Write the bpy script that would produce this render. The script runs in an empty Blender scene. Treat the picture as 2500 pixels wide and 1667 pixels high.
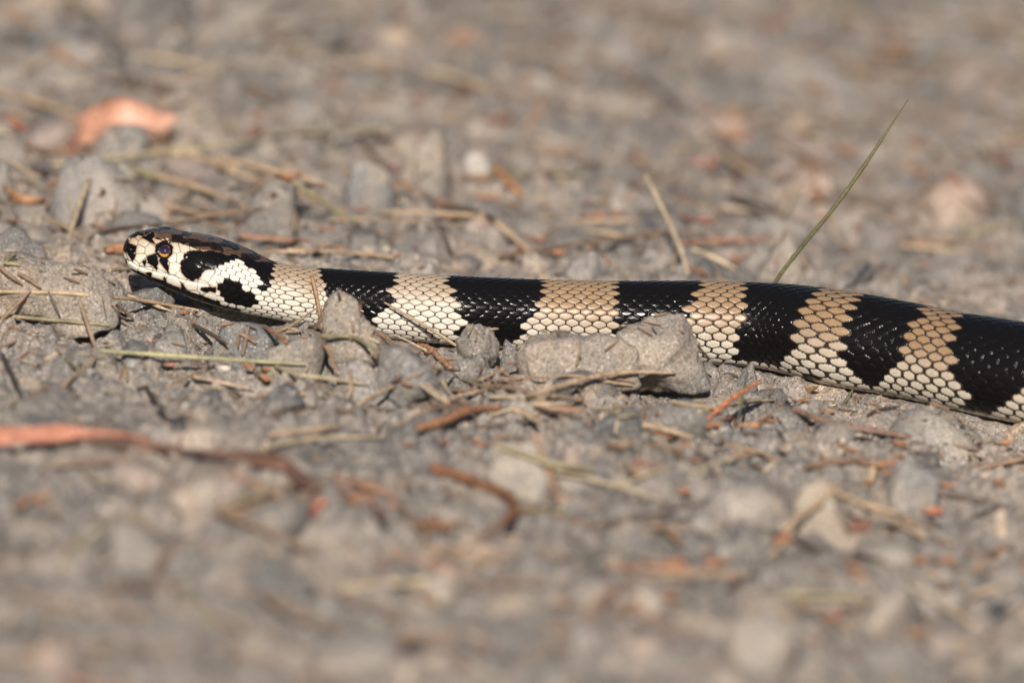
import bpy, math, random
import numpy as np
from mathutils import Matrix, Vector

# ------------------------------------------------------------------ camera
S = bpy.context.scene
DIST, ELEV, ROLL, FIELD = 3.0, math.radians(15), math.radians(6), 0.2075
LENS = 36 * DIST / FIELD
F_ = np.array([0, math.cos(ELEV), -math.sin(ELEV)])
CAM = -DIST * F_
r0, u0 = np.array([1.0, 0, 0]), np.array([0, math.sin(ELEV), math.cos(ELEV)])
R_ = math.cos(ROLL) * r0 + math.sin(ROLL) * u0
U_ = -math.sin(ROLL) * r0 + math.cos(ROLL) * u0
cd = bpy.data.cameras.new('camera'); cam = bpy.data.objects.new('camera', cd)
S.collection.objects.link(cam); S.camera = cam
cam.matrix_world = Matrix(((R_[0], U_[0], -F_[0], CAM[0]), (R_[1], U_[1], -F_[1], CAM[1]),
                           (R_[2], U_[2], -F_[2], CAM[2]), (0, 0, 0, 1)))
cd.sensor_width = 36; cd.lens = LENS; cd.clip_start = 0.05; cd.clip_end = 2000
cd.dof.use_dof = True; cd.dof.focus_distance = DIST - 0.007
cd.dof.aperture_fstop = LENS / 60.0          # 60 mm entrance pupil
# ------------------------------------------------------------------ light
SUN_EL, SUN_AZ = math.radians(31), math.radians(4)
w = bpy.data.worlds.new('World'); S.world = w; w.use_nodes = True
nt = w.node_tree
sk = nt.nodes.new('ShaderNodeTexSky'); sk.sky_type = 'NISHITA'; sk.sun_disc = False
sk.sun_elevation = SUN_EL; sk.sun_rotation = math.pi + SUN_AZ
bg = nt.nodes['Background']; bg.inputs['Strength'].default_value = 0.05
nt.links.new(sk.outputs[0], bg.inputs[0])
ld = bpy.data.lights.new('sun', 'SUN'); ld.energy = 4.6; ld.angle = math.radians(0.53); ld.color = (1, 0.93, 0.83)
sun = bpy.data.objects.new('sun', ld); S.collection.objects.link(sun)
sd = Vector((math.sin(SUN_AZ) * math.cos(SUN_EL), math.cos(SUN_AZ) * math.cos(SUN_EL), -math.sin(SUN_EL)))
sun.rotation_euler = sd.to_track_quat('-Z', 'Y').to_euler(); sun.location = (0, -2, 2)
S.view_settings.view_transform = 'Standard'; S.view_settings.look = 'None'
S.view_settings.exposure = 0.44; S.view_settings.gamma = 1
S.render.engine = 'CYCLES'; S.cycles.use_denoising = True
S.cycles.max_bounces = 6
RNG = np.random.default_rng(7); random.seed(7)
COL = S.collection

# ------------------------------------------------------------------ pixel <-> place (2500 x 1667 photograph)
K = 2500 * LENS / 36
MPP = DIST / K                                # metres per photo pixel at the focus distance
def proj(P):
    d = np.asarray(P, float) - CAM
    z = d @ F_
    return 1250 + (d @ R_) / z * K, 833.5 - (d @ U_) / z * K
def ray(px, py):
    d = F_ + R_ * ((px - 1250) / K) + U_ * ((833.5 - py) / K)
    return d
def at_z(px, py, z=0.0):
    d = ray(px, py); return CAM + d * ((z - CAM[2]) / d[2])
def at_y(px, py, y):
    d = ray(px, py); return CAM + d * ((y - CAM[1]) / d[1])

# ------------------------------------------------------------------ numpy noise
def _h(ix, iy, iz, seed):
    n = (ix.astype(np.int64) * 374761393 + iy.astype(np.int64) * 668265263 + iz.astype(np.int64) * 2147483647 + seed * 1274126177) & 0xffffffff
    n = ((n ^ (n >> 13)) * 1274126177) & 0xffffffff
    n = ((n ^ (n >> 16)) * 2246822519) & 0xffffffff
    return ((n ^ (n >> 15)) & 0xffffff) / float(0xffffff)
def vnoise(P, seed=0):
    P = np.asarray(P, float); i = np.floor(P).astype(np.int64); f = P - i; f = f * f * f * (f * (f * 6 - 15) + 10)
    o = 0
    for dx in (0, 1):
        for dy in (0, 1):
            for dz in (0, 1):
                wgt = (f[:, 0] if dx else 1 - f[:, 0]) * (f[:, 1] if dy else 1 - f[:, 1]) * (f[:, 2] if dz else 1 - f[:, 2])
                o = o + wgt * _h(i[:, 0] + dx, i[:, 1] + dy, i[:, 2] + dz, seed)
    return o * 2 - 1
def fbm(P, seed=0, octs=4):
    o, a = 0, 1.0
    for k in range(octs):
        o = o + a * vnoise(P, seed + k * 17); a *= 0.5; P = P * 2.03
    return o
def facets(x, y, cell, seed):
    """crushed-rock relief: every cell a tilted facet, grooves between"""
    gx, gy = x / cell, y / cell
    ix, iy = np.floor(gx).astype(np.int64), np.floor(gy).astype(np.int64)
    f1 = np.full(x.shape, 9.0); f2 = f1.copy(); hh = np.zeros(x.shape)
    z0 = np.zeros(x.shape, np.int64)
    for dx in (-1, 0, 1):
        for dy in (-1, 0, 1):
            jx, jy = ix + dx, iy + dy
            cx = jx + _h(jx, jy, z0, seed); cy = jy + _h(jx, jy, z0 + 1, seed)
            d = np.hypot(gx - cx, gy - cy)
            h = _h(jx, jy, z0 + 2, seed) - 0.5 + (gx - cx) * (_h(jx, jy, z0 + 3, seed) - 0.5) * 1.2 + (gy - cy) * (_h(jx, jy, z0 + 4, seed) - 0.5) * 1.2
            near = d < f1
            f2 = np.where(near, f1, np.minimum(f2, d)); hh = np.where(near, h, hh); f1 = np.where(near, d, f1)
    e = np.clip((f2 - f1) / 0.22, 0, 1)
    return hh * (0.35 + 0.65 * e) - 0.62 * (1 - e) ** 2

# ------------------------------------------------------------------ mesh helpers
def mesh_np(name, V, Fq, smooth=True):
    me = bpy.data.meshes.new(name)
    V = np.asarray(V, np.float32); Fq = np.asarray(Fq, np.int32); n, k = Fq.shape
    me.vertices.add(len(V)); me.vertices.foreach_set('co', V.ravel())
    me.loops.add(n * k); me.loops.foreach_set('vertex_index', Fq.ravel())
    me.polygons.add(n); me.polygons.foreach_set('loop_start', np.arange(0, n * k, k, dtype=np.int32))
    me.polygons.foreach_set('loop_total', np.full(n, k, np.int32))
    me.polygons.foreach_set('use_smooth', np.full(n, smooth))
    me.update(calc_edges=True); me.validate()
    return me
def mesh_py(name, V, Fl, smooth=True):
    me = bpy.data.meshes.new(name); me.from_pydata([tuple(map(float, v)) for v in V], [], [tuple(map(int, f)) for f in Fl])
    if smooth: me.polygons.foreach_set('use_smooth', [True] * len(me.polygons))
    me.update(); return me
def set_col(me, C, name='Col'):
    a = me.color_attributes.new(name, 'FLOAT_COLOR', 'POINT')
    C = np.asarray(C, np.float32)
    if C.shape[1] == 3: C = np.hstack([C, np.ones((len(C), 1), np.float32)])
    a.data.foreach_set('color', C.ravel())
def link(name, me, mat=None, parent=None, **tags):
    o = bpy.data.objects.new(name, me); COL.objects.link(o)
    if mat and me is not None and not len(me.materials): me.materials.append(mat)
    if parent: o.parent = parent
    for k, v in tags.items():
        if v: o[k] = v
    return o
def grid_faces(n, m, wrap=False):
    i = np.arange(n - 1)[:, None]; j = np.arange(m if wrap else m - 1)[None, :]; j2 = (j + 1) % m
    return np.stack([i * m + j, i * m + j2, (i + 1) * m + j2, (i + 1) * m + j], -1).reshape(-1, 4)
def ico(sub):
    import bmesh
    bm = bmesh.new(); bmesh.ops.create_icosphere(bm, subdivisions=sub, radius=1)
    V = np.array([v.co[:] for v in bm.verts]); Fl = np.array([[v.index for v in f.verts] for f in bm.faces]); bm.free()
    return V, Fl
ICO = {k: ico(k) for k in (1, 2, 3, 4, 5)}
def stone_shape(seed, sub, nplanes=14, rough=0.05, sharp=9.0):
    V, Fl = ICO[sub]; rg = np.random.default_rng(seed)
    N = rg.normal(size=(nplanes, 3)); N /= np.linalg.norm(N, axis=1)[:, None]
    D = rg.uniform(0.55, 1.0, nplanes)
    q = np.clip(V @ N.T, 0.02, None) / D
    inv = (np.sum(q ** sharp, 1)) ** (1 / sharp)
    P = V / inv[:, None]
    if sub >= 3:
        P = P * (1 + rough * fbm(P * 2.2 + seed, seed, 4 if sub < 5 else 6))[:, None]
    P = P - (P.max(0) + P.min(0)) / 2
    return P / ((P.max(0) - P.min(0)) / 2), Fl

# ------------------------------------------------------------------ materials
def new_mat(name):
    m = bpy.data.materials.new(name); m.use_nodes = True
    return m, m.node_tree.nodes, m.node_tree.links, m.node_tree.nodes['Principled BSDF']
def nz(N, L, scale, detail=4, rough=0.6, coord=None, dist=0):
    n = N.new('ShaderNodeTexNoise'); n.inputs['Scale'].default_value = scale; n.inputs['Detail'].default_value = detail
    n.inputs['Roughness'].default_value = rough; n.inputs['Distortion'].default_value = dist
    if coord is not None: L.new(coord, n.inputs['Vector'])
    return n.outputs['Fac']
def ramp(N, L, fac, stops):
    r = N.new('ShaderNodeValToRGB'); L.new(fac, r.inputs[0])
    while len(r.color_ramp.elements) < len(stops): r.color_ramp.elements.new(0.5)
    for e, (p, c) in zip(r.color_ramp.elements, stops):
        e.position = p; e.color = (c[0], c[1], c[2], 1) if not isinstance(c, (int, float)) else (c, c, c, 1)
    return r.outputs[0]
def mix(N, L, a, b, fac, mode='MIX'):
    m = N.new('ShaderNodeMix'); m.data_type = 'RGBA'; m.blend_type = mode; m.clamp_factor = True
    for s, v in ((m.inputs['A'], a), (m.inputs['B'], b), (m.inputs['Factor'], fac)):
        if hasattr(v, 'links'): L.new(v, s)
        elif isinstance(v, (int, float)): s.default_value = v
        else: s.default_value = (*v, 1)
    return m.outputs['Result']
def bump(N, L, B, height, dist, strength=1.0, prev=None):
    b = N.new('ShaderNodeBump'); b.inputs['Distance'].default_value = dist; b.inputs['Strength'].default_value = strength
    L.new(height, b.inputs['Height'])
    if prev is not None: L.new(prev, b.inputs['Normal'])
    return b.outputs[0]
def rock_mat(name, tint, use_attr=None):
    """weathered mudstone: mottled grey-brown, fine pale and dark mineral grains, pitted"""
    m, N, L, B = new_mat(name)
    tc = N.new('ShaderNodeTexCoord'); geo = N.new('ShaderNodeNewGeometry')
    co = geo.outputs['Position']
    base = ramp(N, L, nz(N, L, 55, 5, 0.6, co), [(0.3, (0.15, 0.142, 0.136)), (0.5, (0.225, 0.206, 0.189)), (0.68, (0.315, 0.279, 0.245))])
    tintn = None
    if use_attr == 'obj':
        oi = N.new('ShaderNodeObjectInfo'); base = mix(N, L, base, oi.outputs['Color'], 1.0, 'MULTIPLY')
    elif use_attr:
        at = N.new('ShaderNodeAttribute'); at.attribute_name = use_attr; base = mix(N, L, base, at.outputs['Color'], 1.0, 'MULTIPLY')
    else:
        base = mix(N, L, base, tint, 1.0, 'MULTIPLY')
    brown = ramp(N, L, nz(N, L, 130, 4, 0.6, co, 0.4), [(0.52, 0.0), (0.68, 0.55)])
    base = mix(N, L, base, (0.33, 0.25, 0.18), brown)
    macro = ramp(N, L, nz(N, L, 22, 3, 0.6, co, 0.6), [(0.33, (0.72, 0.76, 0.80)), (0.5, (1, 1, 1)), (0.66, (1.30, 1.20, 1.12))])
    base = mix(N, L, base, macro, 0.8, 'MULTIPLY')
    fine = nz(N, L, 1500, 5, 0.75, co)
    base = mix(N, L, base, ramp(N, L, fine, [(0.32, 0.42), (0.5, 0.95), (0.66, 1.55)]), 0.75, 'MULTIPLY')
    vo = N.new('ShaderNodeTexVoronoi'); vo.inputs['Scale'].default_value = 3300; L.new(co, vo.inputs['Vector'])
    sep = N.new('ShaderNodeSeparateColor'); L.new(vo.outputs['Color'], sep.inputs[0])
    base = mix(N, L, base, (0.66, 0.62, 0.57), ramp(N, L, sep.outputs[0], [(0.945, 0.0), (0.965, 0.5)]))
    base = mix(N, L, base, (0.035, 0.034, 0.036), ramp(N, L, sep.outputs[1], [(0.90, 0.0), (0.93, 0.7)]))
    L.new(base, B.inputs['Base Color'])
    L.new(ramp(N, L, sep.outputs[0], [(0.9, 0.82), (0.96, 0.28)]), B.inputs['Roughness'])
    n1 = bump(N, L, B, nz(N, L, 300, 6, 0.66, co), 0.0009, 0.7)
    n2 = bump(N, L, B, nz(N, L, 1500, 4, 0.7, co), 0.00035, 0.9, n1)
    L.new(n2, B.inputs['Normal'])
    return m
M_ground = rock_mat('ground_grit', (1.0, 0.96, 0.93))
M_stone = rock_mat('stone_grain', (1, 1, 1), 'obj')
M_gravel = rock_mat('gravel_grain', (1, 1, 1), 'Col')
def dry_mat(name, use='obj', scale=700, rough=0.6):
    m, N, L, B = new_mat(name)
    tc = N.new('ShaderNodeTexCoord'); geo = N.new('ShaderNodeNewGeometry'); co = geo.outputs['Position']
    if use == 'obj':
        c = N.new('ShaderNodeObjectInfo').outputs['Color']
    else:
        a = N.new('ShaderNodeAttribute'); a.attribute_name = use; c = a.outputs['Color']
    c = mix(N, L, c, ramp(N, L, nz(N, L, scale * 0.35, 4, 0.7, co), [(0.3, 0.45), (0.5, 0.95), (0.7, 1.35)]), 0.9, 'MULTIPLY')
    c = mix(N, L, c, ramp(N, L, nz(N, L, scale * 3, 3, 0.7, co), [(0.35, 0.6), (0.62, 1.3)]), 0.7, 'MULTIPLY')
    L.new(c, B.inputs['Base Color']); B.inputs['Roughness'].default_value = rough
    L.new(bump(N, L, B, nz(N, L, scale * 2, 3, 0.6, co), 0.0002, 0.7), B.inputs['Normal'])
    return m
M_dry = dry_mat('dry_litter'); M_drycol = dry_mat('dry_litter_bits', 'Col'); M_leaf = dry_mat('dead_leaf_skin', 'obj', 300, 0.55)

# ------------------------------------------------------------------ the snake's line and girth, read off its outline
MM = MPP
O_, e_, n_ = np.array([301.0, 603.0]), np.array([.970, .242]), np.array([.242, -.970])
top_t = np.array([(0, 0), (4.4, 23), (12, 34), (26, 45), (62, 58), (84, 66), (108, 68), (120, 67), (176, 74), (212, 74), (255, 70.5), (310, 62), (339, 55), (371, 51), (425, 56)])
bot_t = np.array([(0, 0), (4, -15), (10, -27), (19, -38), (36, -49), (80, -60), (124, -67), (162, -73), (215, -79), (268, -82), (332, -82), (398, -79), (425, -79)])
wid_t = np.array([(0, 0), (4, 1.7), (10, 2.6), (20, 3.4), (40, 4.2), (62, 4.7), (100, 5.5), (140, 6.5), (180, 7.3), (250, 7.9), (310, 7.4), (370, 6.3), (425, 5.9)])
st = []
for t in [0, .15, .5, 1, 2, 3.5, 5.5, 8, 11, 15, 20, 26, 33, 42, 52, 64, 78, 92, 106, 120, 140, 160, 185, 210, 240, 270, 300, 330, 360, 390, 425]:
    sq = lambda A: np.interp(t, A[:, 0], A[:, 1]) if t >= 4.4 else np.interp(4.4, A[:, 0], A[:, 1]) * math.sqrt(t / 4.4)
    a, b, wd = sq(top_t), sq(bot_t), sq(wid_t)
    c = O_ + e_ * t + n_ * (a + b) / 2
    st.append((c[0], c[1], (a - b) / 2 * MM, wd * 1e-3))
body = [(800, 657, 806), (900, 664, 818), (1000, 669, 830), (1120, 676, 842), (1250, 682, 850), (1400, 686, 862), (1500, 688, 869), (1600, 688, 877),
        (1733, 688, 888), (1830, 691, 894), (1904, 693, 905), (1992, 702, 930), (2074, 713, 948), (2176, 732, 964), (2333, 762, 998), (2452, 781, 1024), (2500, 789, 1034)]
for i, (x, a, b) in enumerate(body):
    j0, j1 = max(0, i - 1), min(len(body) - 1, i + 1)
    sl = ((body[j1][1] + body[j1][2]) - (body[j0][1] + body[j0][2])) / 2 / (body[j1][0] - body[j0][0])
    hh = (b - a) / 2 * math.cos(math.atan(sl)) * MM
    st.append((x, (a + b) / 2, hh, hh * 1.03))
st = np.array(st)
C3, keep = [], []
Yneck = at_z(800, st[31, 1], st[31, 2])[1]
for x, y, h, wd in st:
    if x >= 795: C3.append(at_z(x, y, h - 0.0006))
    else: C3.append(at_y(x, y, Yneck + 0.004 * ((800 - x) / 500) ** 1.5 * 0.6))
C3 = np.array(C3); H3, W3 = st[:, 2].copy(), st[:, 3].copy()
# beyond the frame: the rest of the body winds on and tapers to the tail
d = C3[-1] - C3[-3]; ang = math.atan2(d[1], d[0]); p = C3[-1].copy(); rr = H3[-1]
ext = []
for k in range(46):
    ang += 0.055 * math.cos(k * 0.16); p = p + 0.0085 * np.array([math.cos(ang), math.sin(ang), 0])
    rk = rr * min(1.0, 1.06 if k < 18 else max(0.09, 1.06 - (k - 18) / 29.0)); p[2] = rk - 0.0006
    ext.append((p.copy(), rk))
C3 = np.vstack([C3, [q[0] for q in ext]]); H3 = np.r_[H3, [q[1] for q in ext]]; W3 = np.r_[W3, [q[1] * 1.03 for q in ext]]
arc = np.r_[0, np.cumsum(np.linalg.norm(np.diff(C3, axis=0), axis=1))]
S_FRAME = arc[len(st) - 1]; S_TAIL = arc[-1]
head_n = 30
def catmull(X, Y, xq):
    """monotone-safe cubic (pchip)"""
    h = np.diff(X); Y = Y.reshape(len(X), -1); dl = np.diff(Y, axis=0) / h[:, None]
    m = np.zeros_like(Y); m[0], m[-1] = dl[0], dl[-1]
    same = dl[:-1] * dl[1:] > 0
    w1, w2 = (2 * h[1:] + h[:-1])[:, None], (h[1:] + 2 * h[:-1])[:, None]
    with np.errstate(divide='ignore', invalid='ignore'):
        m[1:-1] = np.where(same, (w1 + w2) / (w1 / dl[:-1] + w2 / dl[1:]), 0)
    i = np.clip(np.searchsorted(X, xq, 'right') - 1, 0, len(X) - 2); t = ((xq - X[i]) / h[i])[:, None]; hi = h[i][:, None]
    o = (2 * t**3 - 3 * t**2 + 1) * Y[i] + (t**3 - 2 * t**2 + t) * hi * m[i] + (-2 * t**3 + 3 * t**2) * Y[i + 1] + (t**3 - t**2) * hi * m[i + 1]
    return o.squeeze()
# snake footprint for the ground: distance to its line
PATH = C3[head_n:]; PATHR = H3[head_n:]

# ------------------------------------------------------------------ ground height
def path_dist(x, y):
    pd = np.full(x.shape, 9.0)
    m = (np.abs(y) < 0.12) & (x > -0.12) & (x < 0.45)
    xs, ys = x[m], y[m]; best = np.full(xs.shape, 9.0)
    for a, b in zip(PATH[:-1], PATH[1:]):
        dx, dy = b[0] - a[0], b[1] - a[1]; t = np.clip(((xs - a[0]) * dx + (ys - a[1]) * dy) / (dx * dx + dy * dy), 0, 1)
        best = np.minimum(best, np.hypot(xs - a[0] - t * dx, ys - a[1] - t * dy))
    pd[m] = best
    return pd
def ground_h(x, y):
    P = np.stack([x, y, np.zeros_like(x)], -1)
    h = 0.0016 * vnoise(P * 28, 3) + 0.0012 * vnoise(P * 70, 5)
    wx, wy = x + 0.003 * vnoise(P * 160, 8), y + 0.003 * vnoise(P * 160, 9)
    h = h + 0.0042 * facets(wx, wy, 0.013, 11) + 0.0024 * facets(wx * 1.0, wy, 0.0052, 23) + 0.0008 * facets(x, y, 0.0019, 31)
    h = h + 0.00025 * fbm(P * 900, 41, 2)
    h = h * np.clip(1.6 - np.hypot(x, y) / 0.9, 0.0, 1.0)
    pd = path_dist(x, y)
    k = np.clip((pd - 0.003) / 0.007, 0, 1); k = k * k * (3 - 2 * k)
    return (h - 0.0002) * k + (1 - k) * (np.minimum(h * 0.25, 0.0) - 0.0004)
def axis(fine, lo, hi, mid, far):
    a = np.arange(-mid, mid + 1e-9, fine); g = []
    return a
ya = np.concatenate([np.arange(-0.33, -0.07, 0.0012), np.arange(-0.07, 0.06, 0.00045), np.arange(0.06, 0.42, 0.0012)])
xa = np.concatenate([np.arange(-0.25, -0.155, 0.0014), np.arange(-0.155, 0.156, 0.00075), np.arange(0.157, 0.25, 0.0014)])
def grow(a, end):
    st_, o, v = abs(a[1] - a[0]), [], 0
    sgn = 1 if end > 0 else -1; v = a[-1] if sgn > 0 else a[0]
    while abs(v) < abs(end): st_ *= 1.25; v += sgn * st_; o.append(v)
    return np.array(o)
xa = np.concatenate([grow(xa, -1)[::-1] if False else np.array(sorted(grow(xa, -150))), xa, grow(xa, 150)])
ya = np.concatenate([np.array(sorted(grow(ya, -150))), ya, grow(ya[::1], 300)])
GX, GY = np.meshgrid(xa, ya); gx, gy = GX.ravel(), GY.ravel()
gz = ground_h(gx, gy)
me = mesh_np('ground', np.stack([gx, gy, gz], -1), grid_faces(len(ya), len(xa)))
link('ground', me, M_ground, kind='structure', label='compacted grey gravelly dirt the snake lies on')
# support height raster, used to rest litter on the ground and the stones
HX0, HY0, HS, HNX, HNY = -0.22, -0.36, 0.0005, 880, 1640
hx = HX0 + HS * np.arange(HNX); hy = HY0 + HS * np.arange(HNY)
A, B_ = np.meshgrid(hx, hy); HM = ground_h(A.ravel(), B_.ravel()).reshape(HNY, HNX); HG = HM.copy()
HP_ = path_dist(A.ravel(), B_.ravel()).reshape(HNY, HNX)
def splat(V):
    i = np.round((V[:, 0] - HX0) / HS).astype(int); j = np.round((V[:, 1] - HY0) / HS).astype(int)
    for dj in (-1, 0, 1):
        for di in (-1, 0, 1):
            ii, jj = i + di, j + dj
            ok = (ii >= 0) & (ii < HNX) & (jj >= 0) & (jj < HNY)
            np.maximum.at(HM, (jj[ok], ii[ok]), V[ok, 2])
def sup(x, y, H=None):
    i = int(np.clip(round((x - HX0) / HS), 0, HNX - 1)); j = int(np.clip(round((y - HY0) / HS), 0, HNY - 1))
    return (HM if H is None else H)[j, i]
def hit(px, py):
    d = ray(px, py); t0, t1 = (0.03 - CAM[2]) / d[2], (-0.006 - CAM[2]) / d[2]
    ts = np.linspace(t0, t1, 260); P = CAM + ts[:, None] * d
    for q in P:
        if q[2] <= sup(q[0], q[1]): return q
    return P[-1]

# ------------------------------------------------------------------ stones
G_, BR, PK, PALE, DK = (1, 1, 1), (1.07, 1.0, .91), (1.25, 1.08, 1.0), (1.45, 1.4, 1.32), (.72, .73, .76)
def put_stone(V, Fl, name, color, **tags):
    c = V.mean(0); c = np.array([c[0], c[1], 0])
    me = mesh_np('stone', V - c, Fl)
    o = link(name, me, M_stone, **tags); o.location = c; o.color = (*color, 1)
    splat(V); return o
def stone_box(x0, x1, yt, yb, color, label, seed, depth=0.8, sub=4, sharp=9, group=None):
    a = (x1 - x0) / 2 * MM; b = a * depth
    yc = yb - b * math.sin(ELEV) / MM
    c0 = at_z((x0 + x1) / 2, yc, 0.0); f = np.linalg.norm(c0 - CAM) / DIST
    a *= f; b *= f
    ext_ = max((yc - yt) * MM * f, 0.0)
    c = math.sqrt(max(ext_ ** 2 - (b * math.sin(ELEV)) ** 2, (0.25 * a) ** 2)) / math.cos(ELEV)
    V, Fl = stone_shape(seed, sub, rough=0.07, sharp=sharp)
    V = V * np.array([a, b, c]) + np.array([c0[0], c0[1], ground_h(c0[:1], c0[1:2])[0] * 0.5])
    return put_stone(V, Fl, 'stone', color, label=label, category='stone', group=group)
def stone_outline(poly, depth, color, label, seed, yoff=0.0, sub=5, sharp=10, base=None):
    """a stone whose front outline follows poly (photo pixels) and which is depth metres thick; its foot rests on the ground"""
    poly = np.array(poly, float); cx = (poly[:, 0].min() + poly[:, 0].max()) / 2; yb = poly[:, 1].max() if base is None else base
    foot = at_z(cx, yb, 0.0); Y = foot[1] + depth / 2 + yoff
    Q = np.array([at_y(x, y, Y) for x, y in poly])[:, [0, 2]]
    c = np.array([(Q[:, 0].min() + Q[:, 0].max()) / 2, (Q[:, 1].min() + Q[:, 1].max()) / 2 - 0.001])
    V, Fl = stone_shape(seed, sub, 16, 0.05, sharp)
    rho = np.hypot(V[:, 0], V[:, 2]); phi = np.arctan2(V[:, 2], V[:, 0])
    pa = np.linspace(-math.pi, math.pi, 361); pr = np.zeros(361)
    for i, t in enumerate(pa):
        d = np.array([math.cos(t), math.sin(t)]); best = 0
        for k in range(len(Q)):
            p, q = Q[k] - c, Q[(k + 1) % len(Q)] - c; e = q - p; den = d[0] * e[1] - d[1] * e[0]
            if abs(den) < 1e-15: continue
            u = (p[0] * e[1] - p[1] * e[0]) / den; v = (p[0] * d[1] - p[1] * d[0]) / den
            if u > 0 and -1e-6 <= v <= 1 + 1e-6: best = max(best, u)
        pr[i] = best
    ker = np.ones(9) / 9; pr = np.convolve(np.r_[pr[-5:-1], pr, pr[1:5]], ker, 'valid')
    um = np.array([rho[np.abs((phi - t + math.pi) % (2 * math.pi) - math.pi) < 0.2].max() for t in pa])
    R = np.interp(phi, pa, pr / um)
    P = np.stack([c[0] + V[:, 0] * R, Y + V[:, 1] * depth / 2, c[1] + V[:, 2] * R], -1)
    P += (0.00022 * fbm(P * 700, seed, 3))[:, None] * V
    return put_stone(P, Fl, 'stone', color, label=label, category='stone')

stone_outline([(-60, 640), (0, 622), (45, 622), (110, 634), (200, 638), (245, 650), (262, 668), (280, 700), (300, 735), (310, 775), (200, 800), (60, 800), (-70, 790)], 0.020, BR,
              'broad rounded grey-brown stone lying below the snout of the snake', 101)
stone_box(172, 292, 716, 795, G_, 'small dark lump leaning against the broad stone below the snout', 102, 0.7)
stone_box(284, 428, 680, 757, DK, 'dark smooth stone directly under the raised chin', 103, 0.8)
stone_box(505, 678, 778, 868, G_, 'low rounded grey stone in the shade line of the throat', 104, 0.9)
stone_outline([(783, 850), (785, 800), (790, 755), (803, 722), (826, 709), (856, 715), (874, 738), (886, 768), (920, 800), (958, 832), (972, 870), (960, 905), (860, 915), (790, 905)], 0.013, BR,
              'upright rounded stone standing against the neck behind the first cream band', 105)
stone_outline([(920, 880), (940, 850), (985, 848), (1030, 870), (1070, 896), (1096, 920), (1090, 965), (1040, 990), (960, 990), (915, 950)], 0.016, G_,
              'slanting grey stone in front of the upright neck stone', 106)
stone_box(622, 792, 812, 912, BR, 'brownish stone crossed by a green needle under the throat', 107, 0.7)
stone_box(812, 935, 862, 960, G_, 'rough grey stone at the foot of the upright neck stone', 108, 0.7)
stone_outline([(1108, 870), (1112, 835), (1130, 805), (1155, 797), (1190, 803), (1212, 820), (1222, 850), (1220, 890), (1180, 905), (1120, 900)], 0.008, BR,
              'squat stone covering the lower edge of the second black band', 109)
stone_box(1217, 1260, 822, 898, DK, 'small egg-shaped dark stone beside the squat stone', 110, 0.8)
stone_outline([(1255, 900), (1262, 850), (1275, 826), (1350, 820), (1450, 820), (1530, 822), (1560, 850), (1570, 945), (1500, 965), (1380, 965), (1270, 950)], 0.012, (.94, .9, .85),
              'long flat-topped grey block in front of the third cream band', 111, sharp=14)
stone_outline([(1490, 850), (1505, 808), (1560, 792), (1600, 778), (1640, 773), (1668, 772), (1690, 800), (1708, 845), (1728, 890), (1738, 930), (1744, 955), (1640, 968), (1510, 960)], 0.012, (1.0, .96, .9),
              'tall wedge-shaped stone with a steep right edge before the third black band', 112, sharp=14)
stone_box(1776, 1850, 868, 945, DK, 'round dark pebble touching the belly under the fourth cream band', 113, 0.8)
stone_box(1960, 2066, 950, 1018, G_, 'round grey stone below the fifth cream band', 114, 0.8)
stone_box(2240, 2348, 985, 1062, G_, 'rounded speckled stone below the sixth cream band', 115, 0.85)
stone_box(2448, 2530, 996, 1050, (1.5, 1.28, 1.05), 'pale brown stone pressed to the belly under the last black band', 116, 0.8)
stone_box(2075, 2230, 985, 1055, G_, 'flat grey stone carrying a short dark twig', 117, 1.0)
stone_box(1430, 1580, 975, 1075, DK, 'dark block under the long pale needle before the flat-topped block', 118, 0.8)
stone_box(1185, 1360, 1078, 1205, PALE, 'pale whitish stone crossed by a curved olive needle', 119, 0.9)
stone_box(1360, 1440, 1090, 1200, PK, 'pinkish stone next to the pale whitish stone', 120, 0.8)
stone_box(1925, 2115, 1155, 1300, (1.12, 1.08, 1.0), 'large pale irregular stone in the soft foreground below the long twig', 121, 0.6)
stone_box(2150, 2290, 1120, 1250, G_, 'grey stone beside the large pale irregular stone', 122, 0.8)
stone_box(118, 378, 402, 560, G_, 'big rough grey rock behind the snout', 123, 0.8)
stone_box(-30, 104, 385, 505, (1.1, 1.06, 1.0), 'grey rock behind the long straight needle near the orange leaf', 124, 0.8)
stone_box(-70, 118, 560, 650, G_, 'brownish crumbly rock behind the broad stone below the snout', 163, 0.9)
stone_box(236, 306, 300, 392, G_, 'small upright grey stone in front of the orange leaf', 126, 0.6)
stone_box(955, 1100, 312, 480, (1.2, 1.1, 1.0), 'large grey rock with a pinkish face behind the first black band', 127, 0.7)
stone_box(840, 965, 395, 520, G_, 'grey rock beside the rock with a pinkish face', 128, 0.8)
stone_box(600, 720, 430, 560, (1.05, 1.0, .95), 'grey stone behind the nape of the snake', 129, 0.8)
stone_box(1240, 1345, 512, 556, PALE, 'low pale slab behind the second black band', 130, 1.2)
stone_box(1372, 1470, 612, 690, (1.25, 1.22, 1.18), 'light glittering stone just behind the third cream band', 131, 0.8)
stone_box(1840, 1960, 560, 690, (1.45, 1.3, 1.15), 'light stone at the foot of the upright green grass blade', 132, 0.9)
stone_box(1125, 1205, 380, 440, (1.9, 1.85, 1.8), 'whitish pebble far behind the second cream band', 133, 0.7)
stone_box(520, 640, 1380, 1480, PK, 'pinkish blurred stone in the near foreground', 134, 0.8)
stone_box(415, 535, 1170, 1260, (1.25, 1.18, 1.1), 'pale blurred stone below the dark bark strip', 135, 0.9)
stone_box(985, 1120, 1370, 1470, (1.25, 1.2, 1.12), 'pale blurred stone below the dark curled twig', 136, 0.9)
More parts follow.
